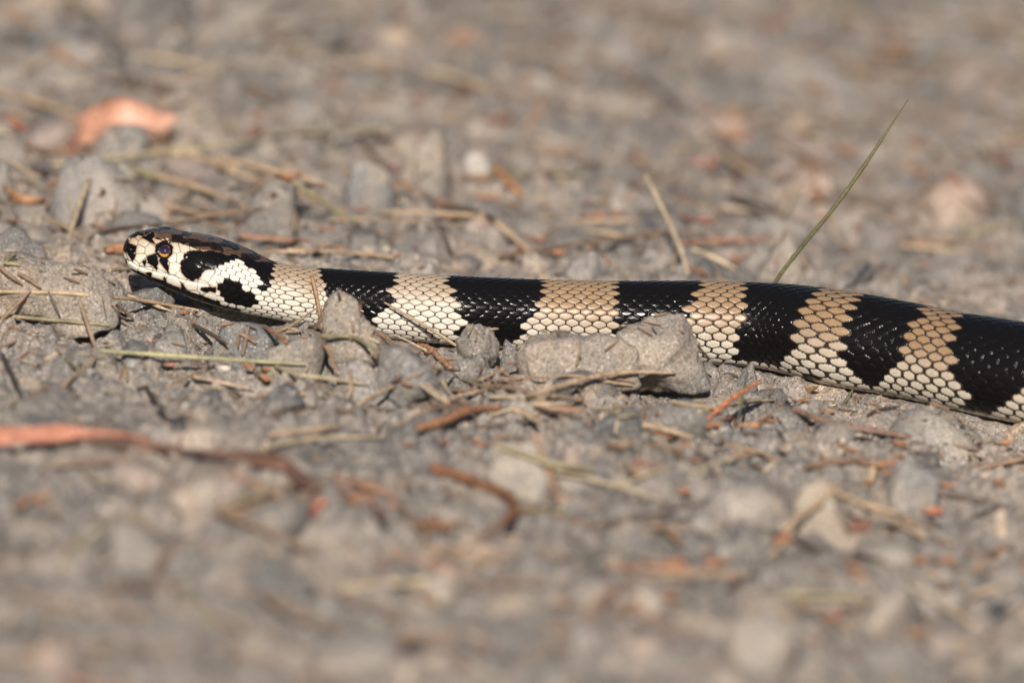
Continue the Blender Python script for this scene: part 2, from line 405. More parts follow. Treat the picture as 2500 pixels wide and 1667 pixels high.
stone_box(1760, 1940, 1500, 1640, (1.3, 1.25, 1.18), 'big pale blurred stone at the near edge', 137, 0.8)
stone_box(2020, 2240, 1400, 1540, (1.25, 1.15, 1.05), 'broad blurred stone in the near foreground beyond the bent orange chips', 138, 0.8)
stone_box(60, 260, 1530, 1690, PK, 'pinkish blurred stone at the near edge of the ground', 139, 0.9)
stone_box(2426, 2468, 1242, 1298, (2.6, 2.1, 1.7), 'tiny cream chip of stone in the soft foreground', 140, 0.8)
stone_box(260, 420, 1230, 1370, (1.2, 1.15, 1.1), 'grey blurred stone below the pale tan needle', 141, 0.8)
variants = [stone_shape(500 + k, 3, 12, 0.07) for k in range(14)]
vmesh = []
for V, Fl in variants:
    m_ = mesh_np('stone', V, Fl); m_.materials.append(M_stone); vmesh.append((m_, V))
def clear_of_snake(x, y, r):
    return sup(x, y, HP_) > r + 0.012 and not (-0.085 < x < -0.03 and abs(y - Yneck) < 0.011 + r)
n = 0
while n < 200:
    px, py = random.uniform(-80, 2580), random.choice([random.uniform(-40, 620), random.uniform(930, 1720)])
    g = at_z(px, py)
    sz = random.choice([0.003, 0.004, 0.005, 0.0065, 0.008, 0.0095]) * random.uniform(.8, 1.2)
    if not clear_of_snake(g[0], g[1], sz): continue
    behind = g[1] > 0.0
    m_, V = vmesh[n % 14]
    o = link('stone', m_, None, category='stone')
    rz = random.uniform(0, 6.28); sc = np.array([sz, sz * random.uniform(.6, 1), sz * random.uniform(.45, .85)])
    z = float(sup(g[0], g[1], HG)) - sc[2] * 0.15
    o.location = (g[0], g[1], z); o.scale = sc; o.rotation_euler = (0, 0, rz)
    tone, cl = random.choice([('grey', (1, .98, .95)), ('grey', (.92, .91, .9)), ('brownish', (1.15, 1.0, .86)), ('pinkish', (1.3, 1.12, 1.04)), ('dark bluish', (.55, .58, .63)), ('pale', (1.42, 1.38, 1.3))])
    f = random.uniform(.88, 1.12); o.color = (cl[0] * f, cl[1] * f, cl[2] * f, 1); o['tone'] = tone
    big = 'big' if sz > .0062 else ('middling' if sz > .0042 else 'small'); tone = o['tone']; del o['tone']
    where = ('far behind the snake' if g[1] > .09 else 'close behind the snake') if behind else ('in the near foreground' if g[1] < -.11 else 'in front of the snake')
    o['label'] = f'{big} {tone} loose stone on the ground {where}'; o['group'] = f'loose stones {where}'
    Vw = V * sc; cz, sz_ = math.cos(rz), math.sin(rz)
    Vw = np.stack([Vw[:, 0] * cz - Vw[:, 1] * sz_, Vw[:, 0] * sz_ + Vw[:, 1] * cz, Vw[:, 2]], -1) + np.array([g[0], g[1], z])
    splat(Vw); n += 1
n = 0
while n < 70:                                   # stones in the sharp strip along the snake
    px = random.uniform(-20, 2520); c0_ = 790 + .105 * (px - 740)
    py = c0_ + (random.uniform(28, 210) if n % 3 else random.uniform(-260, -175)); g = at_z(px, py)
    sz = random.uniform(.0016, .0046)
    if not clear_of_snake(g[0], g[1], sz - .003) or sup(g[0], g[1]) > sup(g[0], g[1], HG) + .0008: continue
    m_, V = vmesh[(n * 5) % 14]; o = link('stone', m_, None, category='stone'); rz = random.uniform(0, 6.28)
    sc = np.array([sz, sz * random.uniform(.6, 1), sz * random.uniform(.5, .95)]); z = float(sup(g[0], g[1], HG)) - sc[2] * .1
    o.location = (g[0], g[1], z); o.scale = sc; o.rotation_euler = (random.uniform(-.3, .3), random.uniform(-.3, .3), rz)
    tone, cl = random.choice([('grey', (.95, .93, .9)), ('grey', (.86, .85, .84)), ('brownish', (1.08, .96, .84)), ('dark', (.58, .59, .62)), ('pale', (1.25, 1.2, 1.12))])
    o.color = (*cl, 1); big = 'chunky' if sz > .0032 else 'small'
    xs_ = ['beside the broad stone below the snout', 'below the throat', 'near the upright neck stone', 'near the flat-topped block', 'near the wedge-shaped stone', 'below the fourth and fifth cream bands', 'below the sixth cream band'] if n % 3 else ['behind the snout', 'close behind the neck', 'close behind the first black band', 'close behind the second black band', 'close behind the third black band', 'close behind the fourth black band', 'close behind the fifth black band']
    wh = xs_[int(np.searchsorted([330, 640, 1080, 1480, 1780, 2150], px))]
    o['label'] = f'{big} {tone} stone on the ground {wh}'; o['group'] = f'stones {wh}'
    Vw = V * sc; cz, sz_ = math.cos(rz), math.sin(rz)
    splat(np.stack([Vw[:, 0] * cz - Vw[:, 1] * sz_, Vw[:, 0] * sz_ + Vw[:, 1] * cz, Vw[:, 2]], -1) + np.array([g[0], g[1], z])); n += 1
# fine gravel: too many to count
gv, gf, gc, off = [], [], [], 0
base = [stone_shape(900 + k, 2, 9, 0.0) for k in range(10)]
for k in range(6200):
    px = random.uniform(-450, 2950); py = random.uniform(-200, 1850)
    if random.random() < 0.35: py = random.uniform(620, 1050) + (px - 1250) * 0.09
    g = at_z(px, py); r = 0.0005 + 0.0014 * random.random() ** 2.2
    if not clear_of_snake(g[0], g[1], r - 0.004) or sup(g[0], g[1]) > sup(g[0], g[1], HG) + .0012: continue
    V, Fl = base[k % 10]; a = random.uniform(0, 6.28); ca, sa = math.cos(a), math.sin(a)
    P = V * np.array([r, r * random.uniform(.6, 1), r * random.uniform(.5, .9)])
    P = np.stack([P[:, 0] * ca - P[:, 1] * sa, P[:, 0] * sa + P[:, 1] * ca, P[:, 2]], -1) + np.array([g[0], g[1], sup(g[0], g[1]) - 0.1 * r])
    gv.append(P); gf.append(Fl + off); off += len(P)
    f = random.uniform(.65, 1.45); t = random.random()
    c = (f * 1.12, f, f * .88) if t < .5 else ((f, f, f) if t < .94 else (2.2, 2.1, 2.0)); gc.append(np.tile(c, (len(P), 1)))
me = mesh_np('gravel', np.vstack(gv), np.vstack(gf), False); set_col(me, np.vstack(gc))
link('gravel', me, M_gravel, kind='stuff', label='fine grey grit and gravel strewn over the ground', category='gravel')

# ------------------------------------------------------------------ needles, twigs, leaves
TAN, OLIVE, BRN, DARK, ORG, RED, STRAW = (.36, .255, .165), (.25, .21, .12), (.22, .14, .09), (.075, .052, .038), (.29, .14, .07), (.225, .10, .065), (.43, .335, .22)
TONE = {TAN: 'tan', OLIVE: 'olive', BRN: 'brown', DARK: 'dark', ORG: 'orange', RED: 'red-brown', STRAW: 'straw-coloured'}
def hull_line(P, r, lift=0.0):
    """rest a thin flexible rod on the support heights (taut upper hull)"""
    dd = np.r_[0, np.cumsum(np.hypot(np.diff(P[:, 0]), np.diff(P[:, 1])))]
    hz = np.array([sup(x, y) for x, y in P[:, :2]]) + r
    hl = []
    for i in range(len(dd)):
        while len(hl) >= 2 and (hz[hl[-1]] - hz[hl[-2]]) * (dd[i] - dd[hl[-2]]) <= (hz[i] - hz[hl[-2]]) * (dd[hl[-1]] - dd[hl[-2]]): hl.pop()
        hl.append(i)
    hull = np.interp(dd, dd[hl], hz[hl]); u = dd / dd[-1]
    k = float(np.clip(np.polyfit(u, hull, 2)[0], -.05 * dd[-1], .03 * dd[-1])); c = np.polyfit(u, hull - k * u * u, 1); z = np.polyval(c, u) + k * u * u
    P = P.copy(); P[:, 2] = z + max(0.0, np.percentile(hz - z, 90)) - 0.25 * r + lift
    return P
def tube_np(P, rad, sides=7):
    P = np.asarray(P, float); n = len(P); T = np.gradient(P, axis=0); T /= np.linalg.norm(T, axis=1)[:, None]
    up = np.array([0, 0, 1.0]); X = np.cross(T, up); nn = np.linalg.norm(X, axis=1)
    X[nn < 1e-6] = (1, 0, 0); X /= np.linalg.norm(X, axis=1)[:, None]; Y = np.cross(X, T)
    a = np.linspace(0, 2 * math.pi, sides, endpoint=False)
    V = P[:, None] + rad[:, None, None] * (np.cos(a)[None, :, None] * X[:, None] + np.sin(a)[None, :, None] * Y[:, None])
    Fl = [tuple(f) for f in grid_faces(n, sides, True)] + [tuple(range(sides))[::-1], tuple(range((n - 1) * sides, n * sides))]
    return V.reshape(-1, 3), Fl
def smooth_poly(pts, n):
    pts = np.array(pts, float); dd = np.r_[0, np.cumsum(np.linalg.norm(np.diff(pts, axis=0), axis=1))]
    return catmull(dd, pts, np.linspace(0, dd[-1], n)) if len(pts) > 2 else pts[0] + (pts[1] - pts[0]) * np.linspace(0, 1, n)[:, None]
def rod(P, r, name, color, label, cat, group=None, knobby=0.0, taper=(0.8, 0.45), seed=0, flat=1.0):
    n = len(P); t = np.linspace(0, 1, n); L = np.linalg.norm(np.diff(P, axis=0), axis=1).sum()
    rad = r * (taper[0] + (1 - taper[0]) * np.clip(t / .15, 0, 1)) * (taper[1] + (1 - taper[1]) * np.clip((1 - t) / .3, 0, 1))
    s = t * L; rad = rad * (1 + 0.22 * np.exp(-(((s + seed * .0013) % 0.0075 - .003) / .00035) ** 2))
    if knobby: rad = rad * (1 + knobby * (np.sin(s / 0.00042 + seed) * .5 + .5 * vnoise(np.stack([s * 1500, s * 0, s * 0 + seed], -1), seed)))
    V, Fl = tube_np(P, rad); c = P[n // 2].copy()
    me = mesh_py(name, V - c, Fl); o = link(name, me, M_dry, label=label, category=cat, group=group); o.location = c
    f = 0.85 + 0.3 * random.random(); o.color = (color[0] * f, color[1] * f, color[2] * f, 1)
    return o
cnt = [0]
def needle(pts, color, label, group=None, r=5.0, kind='dry_needle', cat='needle', knobby=0.0, arch=0.0, follow=False):
    cnt[0] += 1
    Q = np.array([hit(x, y) for x, y in pts]); n = 40 if not knobby else 90
    P = smooth_poly(Q, n)
    P[:, :2] += 0.0006 * np.sin(np.linspace(0, math.pi, n))[:, None] * np.array([0, random.uniform(-1, 1)])
    if follow: P[:, 2] += r * MM
    else: P = hull_line(P, r * MM)
    P[:, 2] += arch * np.sin(np.linspace(0, math.pi, n))
    return rod(P, r * MM, kind, color, label, cat, group, knobby, seed=cnt[0])
GF, GB = 'needles lying in front of the snake', 'needles lying behind the snake'
LF, LB = 'dry brownish needle lying on the stones in front of the snake', 'dry brownish needle lying on the gravel behind the snake'
needle([(-20, 716), (190, 724), (411, 750), (568, 777)], TAN, 'long tan needle running from the broad stone to below the throat', r=5, follow=True)
needle([(-10, 774), (137, 788), (268, 799)], OLIVE, 'olive needle at the foot of the broad stone below the snout', r=5, follow=True)
needle([(309, 752), (421, 780)], TAN, 'short tan needle just under the long tan needle below the chin', r=4.5)
needle([(233, 863), (745, 905)], (.30, .27, .15), 'long greenish needle lying across the stones below the throat', r=5.5)
for a in [((185, 818), (233, 858), TAN), ((280, 767), (325, 795), TAN), ((160, 884), (204, 928), OLIVE), ((153, 951), (236, 884), TAN), ((0, 814), (67, 795), BRN),
          ((6, 684), (38, 628), OLIVE), ((10, 690), (48, 660), OLIVE), ((40, 710), (96, 756), BRN), ((-10, 699), (54, 700), BRN), ((472, 814), (552, 868), DARK),
          ((590, 884), (606, 807), BRN), ((583, 823), (622, 861), BRN), ((408, 951), (510, 903), TAN), ((354, 957), (424, 1053), DARK), ((6, 871), (57, 983), DARK),
          ((453, 938), (615, 970), (.36, .25, .18)), ((660, 1027), (773, 1000), BRN), ((853, 914), (856, 970), BRN), ((951, 975), (978, 950), DARK), ((978, 950), (1004, 975), BRN),
          ((1282, 1012), (1421, 1000), TAN), ((1302, 1011), (1421, 1033), DARK), ((1247, 1014), (1302, 1048), TAN), ((1270, 1010), (1330, 1046), STRAW), ((1640, 1010), (1765, 1026), TAN),
          ((1489, 1205), (1635, 1150), STRAW), ((1693, 1171), (1846, 1126), STRAW), ((1846, 1110), (1907, 1140), TAN), ((2117, 1023), (2194, 1000), DARK), ((2098, 1229), (2194, 1265), OLIVE),
          ((2149, 1293), (2286, 1293), BRN), ((196, 1157), (336, 1208), STRAW), ((1060, 990), (1190, 960), TAN), ((1100, 960), (1180, 985), BRN), ((1040, 1010), (1160, 1000), BRN),
          ((1130, 930), (1215, 960), OLIVE), ((870, 1000), (960, 990), TAN), ((1190, 990), (1330, 985), STRAW), ((700, 840), (640, 800), ORG), ((690, 870), (702, 845), ORG)]:
    t_ = TONE.get(a[2], 'reddish'); needle([a[0], a[1]], a[2], f'{t_} dry needle lying on the stones in front of the snake', f'{t_} needles lying on the stones in front of the snake', r=random.uniform(3.8, 5.6))
needle([(639, 1101), (780, 1092), (925, 1076)], STRAW, 'blurred straw-coloured needle above the red bark strip', r=6)
needle([(668, 934), (743, 932), (898, 953)], (.36, .30, .19), 'pale needle arching below the upright neck stone', r=6, arch=.0008)
needle([(784, 826), (845, 847), (925, 865)], OLIVE, 'short olive needle across the foot of the upright neck stone', r=5)
needle([(1282, 992), (1540, 972), (1642, 967)], TAN, 'long pale needle lying before the flat-topped block', r=6)
needle([(1567, 1050), (1690, 1081)], TAN, 'thick tan needle with a dark shadow below the wedge-shaped stone', r=7)
needle([(1703, 1018), (1894, 990)], STRAW, 'straight straw needle under the orange twig', r=5.5)
needle([(1200, 1130), (1350, 1167), (1452, 1198)], OLIVE, 'curved olive needle across the pale whitish stone', r=8)
needle([(527, 1261), (723, 1202)], STRAW, 'broad pale blade blurred below the red bark strip', r=11)
needle([(527, 1276), (766, 1370)], BRN, 'dark blurred needle slanting below the broad pale blade', r=8)
needle([(1180, 947), (1293, 967)], BRN, 'thin dark twig at the foot of the flat-topped block', r=6, kind='twig', cat='twig')
needle([(1017, 1080), (1076, 1048), (1150, 1027), (1222, 1018)], ORG, 'knobbly orange twig below the slanting grey stone', r=10, kind='twig', cat='twig', knobby=.35)
needle([(1897, 991), (2094, 1055), (2286, 1087), (2390, 1105)], (.24, .15, .11), 'long brownish-pink twig below the right part of the snake', r=7, follow=True, kind='twig', cat='twig', knobby=.12)
needle([(1051, 1153), (1157, 1187), (1246, 1240), (1253, 1278), (1166, 1344)], (.22, .10, .05), 'dark curled twig in the soft foreground', r=12, kind='twig', cat='twig', knobby=.15)
needle([(1100, 905), (1060, 868), (1020, 845)], (.30, .15, .075), 'rusty crumbling twig under the second cream band', r=6, kind='twig', cat='twig', knobby=.5, follow=True)
for a in [((924, 539), (1202, 568), TAN), ((800, 551), (1057, 568), TAN), ((1065, 551), (1107, 632), DARK), ((1310, 406), (1426, 373), (.40, .2, .1)), ((395, 503), (493, 527), TAN),
          ((469, 549), (541, 520), STRAW), ((480, 520), (560, 552), BRN), ((58, 360), (153, 394), BRN), ((266, 673), (318, 676), TAN), ((640, 628), (745, 628), TAN), ((694, 609), (752, 622), (.4, .2, .12)),
          ((755, 632), (830, 605), TAN), ((947, 643), (958, 600), BRN), ((1388, 550), (1558, 577), TAN), ((1436, 570), (1551, 597), STRAW), ((1687, 618), (1796, 665), STRAW), ((1313, 597), (1350, 556), (.42, .26, .16)),
          ((1660, 600), (1881, 590), (.32, .15, .09)), ((1640, 680), (1650, 618), TAN), ((340, 160), (540, 180), STRAW), ((1230, 640), (1290, 600), ORG), ((2180, 590), (2400, 600), BRN), ((2240, 490), (2420, 560), BRN), ((2300, 170), (2520, 240), BRN),
          ((1900, 150), (2150, 175), BRN), ((1560, 200), (1680, 290), DARK), ((590, 225), (730, 290), BRN), ((1880, 350), (2060, 430), BRN), ((1700, 300), (1850, 420), BRN)]:
    t_ = TONE.get(a[2], 'reddish'); needle([a[0], a[1]], a[2], f'{t_} dry needle lying on the gravel behind the snake', f'{t_} needles lying on the gravel behind the snake', r=random.uniform(4, 6))
needle([(120, 408), (380, 384), (640, 362)], (.40, .33, .21), 'long straight straw needle lying before the orange leaf', r=7)
needle([(640, 366), (800, 352), (940, 325)], (.33, .27, .18), 'needle continuing behind the rock with a pinkish face', r=6)
needle([(340, 435), (585, 503)], TAN, 'thick tan needle behind the head of the snake', r=8)
needle([(585, 503), (800, 556)], TAN, 'thin tan needle behind the nape of the snake', r=5)
needle([(1206, 419), (1273, 502)], (.42, .2, .08), 'orange-brown needle standing out behind the second black band', r=9)
needle([(700, 630), (930, 648), (1121, 668)], TAN, 'long tan needle lying close behind the first two bands', r=5)
needle([(1215, 650), (1388, 614), (1579, 601), (1762, 621)], (.16, .10, .065), 'dark bowed twig lying close behind the third black band', r=6, kind='twig', cat='twig', knobby=.1)
# propped and standing ones
def prop(P3, color, label, r=5, kind='dry_needle', cat='needle', knobby=0, taper=(.8, .45)):
    cnt[0] += 1
    return rod(smooth_poly(P3, 50), r * MM, kind, color, label, cat, None, knobby, taper, cnt[0])
b = at_y(1890, 700, 0.012); b = np.array([b[0] - .0005, b[1], 0.001])
tip = at_y(2217, 244, 0.018); m1 = at_y(2060, 476, .016)
bb = hit(1880, 705); base_pt = at_y(1868, 728, 0.016)
prop([base_pt - np.array([.001, 0, .004]), base_pt, at_y(1893, 688, .016), m1, tip], (.115, .105, .04), 'single thin green grass blade rising behind the snake', 5.2, 'grass_blade', 'grass blade', 0, (1, .25))
nb = hit(1681, 672)
prop([nb, at_y(1657, 597, nb[1] + .004), at_y(1575, 424, nb[1] + .012)], STRAW, 'tan needle sticking up behind the third black band', 5.5)
foot = hit(825, 916)
prop([foot, at_y(797, 847, foot[1] + .0), at_y(787, 804, Yneck - .014), at_y(774, 728, Yneck - .0115), at_y(761, 672, Yneck - .0095)], (.27, .16, .085), 'brown needle leaning up against the neck beside the upright stone', 4.6, taper=(.6, 1))
foot = hit(612, 864)
prop([foot, at_y(700, 800, Yneck - .012), at_y(774, 752, Yneck - .012)], (.22, .15, .08), 'brown needle slanting up to the underside of the neck', 4.6)
yb_ = C3[np.argmin(np.abs(st[:, 0] - 1000))][1]
foot = hit(1192, 912)
prop([foot, at_y(1134, 853, yb_ - .0105), at_y(1050, 802, yb_ - .0102), at_y(938, 738, yb_ - .0085)], TAN, 'tan needle propped against the second cream band', 4.2)
foot = hit(1186, 908)
prop([foot, at_y(1095, 876, yb_ - .0125), at_y(968, 819, yb_ - .0115)], (.36, .27, .19), 'pale needle propped under the second cream band', 4.6)
foot = hit(1727, 1024)
prop([foot, at_y(1771, 984, foot[1] + .0035), at_y(1856, 929, foot[1] + .010)], (.36, .13, .055), 'orange-red twig propped below the fourth cream band', 6.5, 'twig', 'twig', .55)
foot = hit(1799, 1047)
prop([foot, at_y(1812, 975, foot[1] + .003), at_y(1829, 885, foot[1] + .006)], (.055, .05, .025), 'dark greenish needle standing upright before the round dark pebble', 3.6)
foot = hit(2062, 984)
prop([foot, at_y(2072, 968, foot[1] + .001), at_y(2082, 952, foot[1] + .002)], (.07, .075, .035), 'short dark green stalk under the fifth cream band', 5)
# chips and leaves: curved lens-shaped blades with thickness
def blade(L, W, curl, twist, seed, nu=14, nv=7, thick=0.00025, pointy=1.0):
    u = np.linspace(0, 1, nu); v = np.linspace(-1, 1, nv); U, Vv = np.meshgrid(u, v, indexing='ij')
    wv = W / 2 * (np.sin(np.pi * np.clip(U, .012, .988)) ** (0.75 * pointy)) * (1 + .12 * np.sin(U * 9 + seed))
    x = (U - .5) * L; y = Vv * wv; z = curl * L * ((U - .5) ** 2 * 2) + .25 * W * Vv ** 2 * .5 + .02 * L * np.sin(U * 11 + Vv * 2 + seed)
    a = twist * (U - .5); y, z = y * np.cos(a) - z * np.sin(a), y * np.sin(a) + z * np.cos(a)
    T = np.stack([x, y, z + thick / 2], -1).reshape(-1, 3); Bt = np.stack([x, y, z - thick / 2], -1).reshape(-1, 3)
    f = grid_faces(nu, nv); k = nu * nv; Fl = [tuple(q) for q in f] + [tuple(q[::-1] + k) for q in f]
    edge = [i * nv for i in range(nu)] + [(nu - 1) * nv + j for j in range(1, nv)] + [i * nv + nv - 1 for i in range(nu - 2, -1, -1)] + list(range(nv - 2, 0, -1))
    Fl += [(a_, a_ + k, b_ + k, b_) for a_, b_ in zip(edge, edge[1:] + edge[:1])]
    return np.vstack([T, Bt]), Fl
chip_mesh = []
for k in range(10):
    V, Fl = blade(1, random.uniform(.22, .5), random.uniform(-.35, .5), random.uniform(-1.4, 1.4), k, 11, 6, .028, random.uniform(.3, .8))
    V = V + .055 * np.stack([vnoise(V * 7 + 9 * j, 200 + k + j) for j in range(3)], -1)
    m_ = mesh_py('bark_chip', V, Fl); m_.materials.append(M_dry); chip_mesh.append(m_)
def chip(px, py, Lpx, color, rz, tilt, label, group, k, name='bark_chip', cat='bark chip'):
    g = hit(px, py); o = link(name, chip_mesh[k % 10], None, label=label, category=cat, group=group)
    o.location = (g[0], g[1], g[2] + .0006); o.scale = (Lpx * MM,) * 3; o.rotation_euler = (tilt, random.uniform(-.3, .3), rz)
    f = random.uniform(.7, 1.15) * (1 if color in TONE else .52); o.color = (color[0] * f, color[1] * f, color[2] * f, 1); return o
def chip_tag(l, c, where):
    t = TONE.get(c, 'rust-coloured'); z = 'large' if l > 65 else ('medium' if l > 42 else 'tiny')
    return f'{z} {t} bark chip on the ground {where}', f'{t} bark chips {where}'
chips = [(445, 772, 40, ORG, .3), (470, 800, 26, ORG, 1.2), (415, 782, 28, ORG, -.4), (480, 778, 34, BRN, .9), (400, 905, 60, RED, .2), (610, 905, 45, ORG, -.6), (650, 910, 50, ORG, .7), (640, 930, 40, ORG, .6),
         (1075, 884, 50, BRN, -.4), (1050, 868, 30, ORG, .2), (1110, 900, 40, RED, .5), (1160, 960, 36, RED, 0), (1250, 895, 30, RED, .4), (1300, 1020, 55, ORG, .1), (1340, 1028, 70, ORG, -.2), (1085, 1090, 40, RED, 1.3),
         (1170, 1090, 44, ORG, 0), (1608, 1020, 30, ORG, .8), (1600, 1065, 40, ORG, .1), (1740, 1045, 55, ORG, .2), (1830, 1045, 50, ORG, .1), (1880, 1035, 40, ORG, .4), (1770, 1030, 44, RED, -.3), (1970, 960, 60, (.42, .24, .1), -.2), (1960, 985, 40, ORG, .2),
         (2222, 1030, 42, ORG, .1), (2364, 1125, 36, ORG, 1.4), (2390, 1090, 26, ORG, 1.3), (2268, 1256, 70, (.6, .25, .14), -.1), (1920, 1325, 70, (.6, .24, .12), .2), (1690, 1130, 40, ORG, .3), (1810, 1120, 60, ORG, 0), (2010, 1010, 50, ORG, .2), (2120, 1060, 44, RED, 0),
         (1487, 1283, 80, (.5, .2, .09), -1.1), (1080, 1165, 50, (.5, .22, .12), -.3), (765, 1255, 75, (.75, .24, .14), 1.3), (460, 1022, 30, RED, .4), (1640, 1385, 70, (.5, .24, .12), .1), (1750, 1380, 70, (.5, .24, .12), .3), (2290, 1380, 80, (.5, .24, .12), .1), (2080, 1390, 60, ORG, .1), (20, 1400, 50, ORG, .1), (100, 1240, 40, RED, .1), (2190, 1120, 30, ORG, .5), (840, 1010, 50, BRN, .3), (1400, 950, 30, ORG, .3), (1660, 1205, 50, ORG, -.2), (1850, 1150, 60, BRN, .3)]
for i, (x, y, l, c, a) in enumerate(chips): chip(x, y, l, c, a, random.uniform(.1, .7), *chip_tag(l, c, 'in front of the snake'), i)
chipsb = [(1800, 642, 46, (.55, .2, .08), -.6), (1450, 535, 60, RED, .1), (1505, 530, 50, RED, .6), (1580, 590, 40, ORG, .2), (1360, 625, 40, ORG, .2), (1345, 632, 30, ORG, -.2), (975, 630, 26, ORG, .3), (830, 518, 50, ORG, .1), (880, 520, 50, RED, .2), (1095, 505, 50, ORG, .2),
          (250, 480, 60, ORG, -1.2), (345, 430, 34, ORG, .2), (130, 455, 34, RED, .1), (50, 495, 110, (.5, .25, .12), .05), (280, 620, 70, ORG, .8), (405, 530, 30, (.6, .3, .2), 0), (670, 480, 40, ORG, 1.2), (615, 285, 66, (.6, .28, .1), -.7), (400, 225, 60, (.5, .26, .1), -.9), (1720, 405, 70, (.75, .28, .16), 0), (1420, 505, 40, RED, .1),
          (1700, 545, 90, RED, .05), (1990, 480, 50, ORG, 1), (2100, 565, 50, RED, .2), (2240, 600, 40, ORG, .1), (2250, 645, 30, ORG, .3), (1130, 100, 70, (.5, .2, .1), .2), (1030, 250, 60, (.45, .16, .08), -.2), (1220, 300, 70, (.4, .15, .08), 0), (1380, 190, 90, (.55, .28, .14), -.3), (1280, 210, 60, (.5, .24, .1), .3), (1930, 45, 80, (.6, .26, .12), -.9),
          (2170, 145, 120, (.5, .26, .12), -.1), (1990, 225, 80, (.5, .24, .12), -.2), (2050, 370, 80, (.55, .26, .14), .3), (1790, 290, 60, (.5, .26, .12), 0), (30, 310, 80, (.5, .16, .08), -.2), (130, 330, 80, (.5, .16, .08), -.2), (810, 220, 60, RED, .2), (1560, 400, 50, ORG, .3), (740, 620, 34, RED, .1), (1310, 590, 40, RED, .2), (1240, 460, 40, ORG, -.9)]
for i, (x, y, l, c, a) in enumerate(chipsb): chip(x, y, l, c, a, random.uniform(.2, .8), *chip_tag(l, c, 'behind the snake'), i + 3)
for k in range(120):                            # more rusty chips in the soft zones
    if k % 5 < 3: px, py, wh_ = random.uniform(850, 2520), random.uniform(1060, 1640), 'in front of the snake'
    else: px, py, wh_ = random.uniform(300, 2520), random.uniform(0, 560), 'behind the snake'
    g = at_z(px, py)
    if not clear_of_snake(g[0], g[1], .006): continue
    l = random.uniform(28, 80); c = random.choice([ORG, RED, BRN, ORG])
    chip(px, py, l, c, random.gauss(0, .6), random.uniform(.1, .7), *chip_tag(l, c, wh_), k)
for k in range(34):                             # tangle of needle bits before the middle of the snake
    px, py = random.gauss(1230, 170), random.uniform(925, 1050); a = random.gauss(.1, .5); l = random.uniform(40, 110) / 2
    c = random.choice([TAN, BRN, STRAW, DARK, TAN, (.32, .17, .1)]); t_ = TONE.get(c, 'reddish')
    needle([(px - l * math.cos(a), py - l * .4 * math.sin(a)), (px + l * math.cos(a), py + l * .4 * math.sin(a))], c, f'{t_} needle bit in the tangle before the flat-topped block', f'{t_} needle bits in the tangle', r=random.uniform(2.8, 4.6))
# random litter over the rest
n = 0
while n < 190:
    px, py = random.uniform(-60, 2560), random.choice([random.uniform(-30, 600), random.uniform(1040, 1700)])
    g = at_z(px, py)
    if not clear_of_snake(g[0], g[1], .014): continue
    a = random.gauss(0, .9); L = random.uniform(.006, .028); dv = np.array([math.cos(a), math.sin(a), 0]) * L / 2
    P = g + np.linspace(-1, 1, 16)[:, None] * dv; P[:, :2] += (random.uniform(-1, 1) * .0012 * np.sin(np.linspace(0, math.pi, 16)))[:, None] * np.array([-math.sin(a), math.cos(a)])
    P = hull_line(P, .0004); c = random.choice([TAN, TAN, OLIVE, BRN, BRN, STRAW, DARK, (.32, .17, .1)]); cnt[0] += 1
    t_ = TONE.get(c, 'reddish'); z_ = 'on the far ground behind the snake' if g[1] > .1 else ('lying on the gravel behind the snake' if g[1] > 0 else ('in the blurred near foreground' if g[1] < -.1 else 'lying on the stones in front of the snake'))
    rod(P, random.uniform(.0003, .00065), 'dry_needle', c, f'{t_} dry needle {z_}', 'needle', f'{t_} needles {z_}', seed=cnt[0]); n += 1
# crumbled litter: fragments nobody could count
lv, lf, lc, off = [], [], [], 0
for k in range(3600):
    px, py = random.uniform(-150, 2650), random.uniform(-100, 1780)
    if k < 1000: py = random.uniform(560, 1080) + (px - 1250) * .09
    if k > 2400: py = random.uniform(-120, 560)
    g = at_z(px, py)
    if not clear_of_snake(g[0], g[1], -.004): continue
    a = random.uniform(0, 3.14); L = random.uniform(.0008, .0045) if k <= 2400 else random.uniform(.003, .011); dv = np.array([math.cos(a), math.sin(a), 0]) * L / 2
    P = g + np.linspace(-1, 1, 4)[:, None] * dv; P[:, 2] = [sup(q[0], q[1]) + .0002 for q in P]; P[:, 2] = np.linspace(P[0, 2], P[-1, 2], 4) * .5 + P[:, 2].max() * .5
    V, Fl = tube_np(P, np.array([.6, 1, 1, .5]) * random.uniform(.00012, .0004), 4)
    Fq = grid_faces(4, 4, True); Fq = np.vstack([Fq, [[0, 3, 2, 1]], [[12, 13, 14, 15]]])
    lv.append(V); lf.append(Fq + off); off += len(V); c = np.array(random.choice([TAN, BRN, ORG, STRAW, DARK, BRN, BRN, TAN])) * random.uniform(.6, 1.1); lc.append(np.tile(c, (len(V), 1)))
me = mesh_np('needle_litter', np.vstack(lv), np.vstack(lf), False); set_col(me, np.vstack(lc))
link('needle_litter', me, M_drycol, kind='stuff', label='crumbled brown needle and bark fragments scattered over the gravel', category='litter')
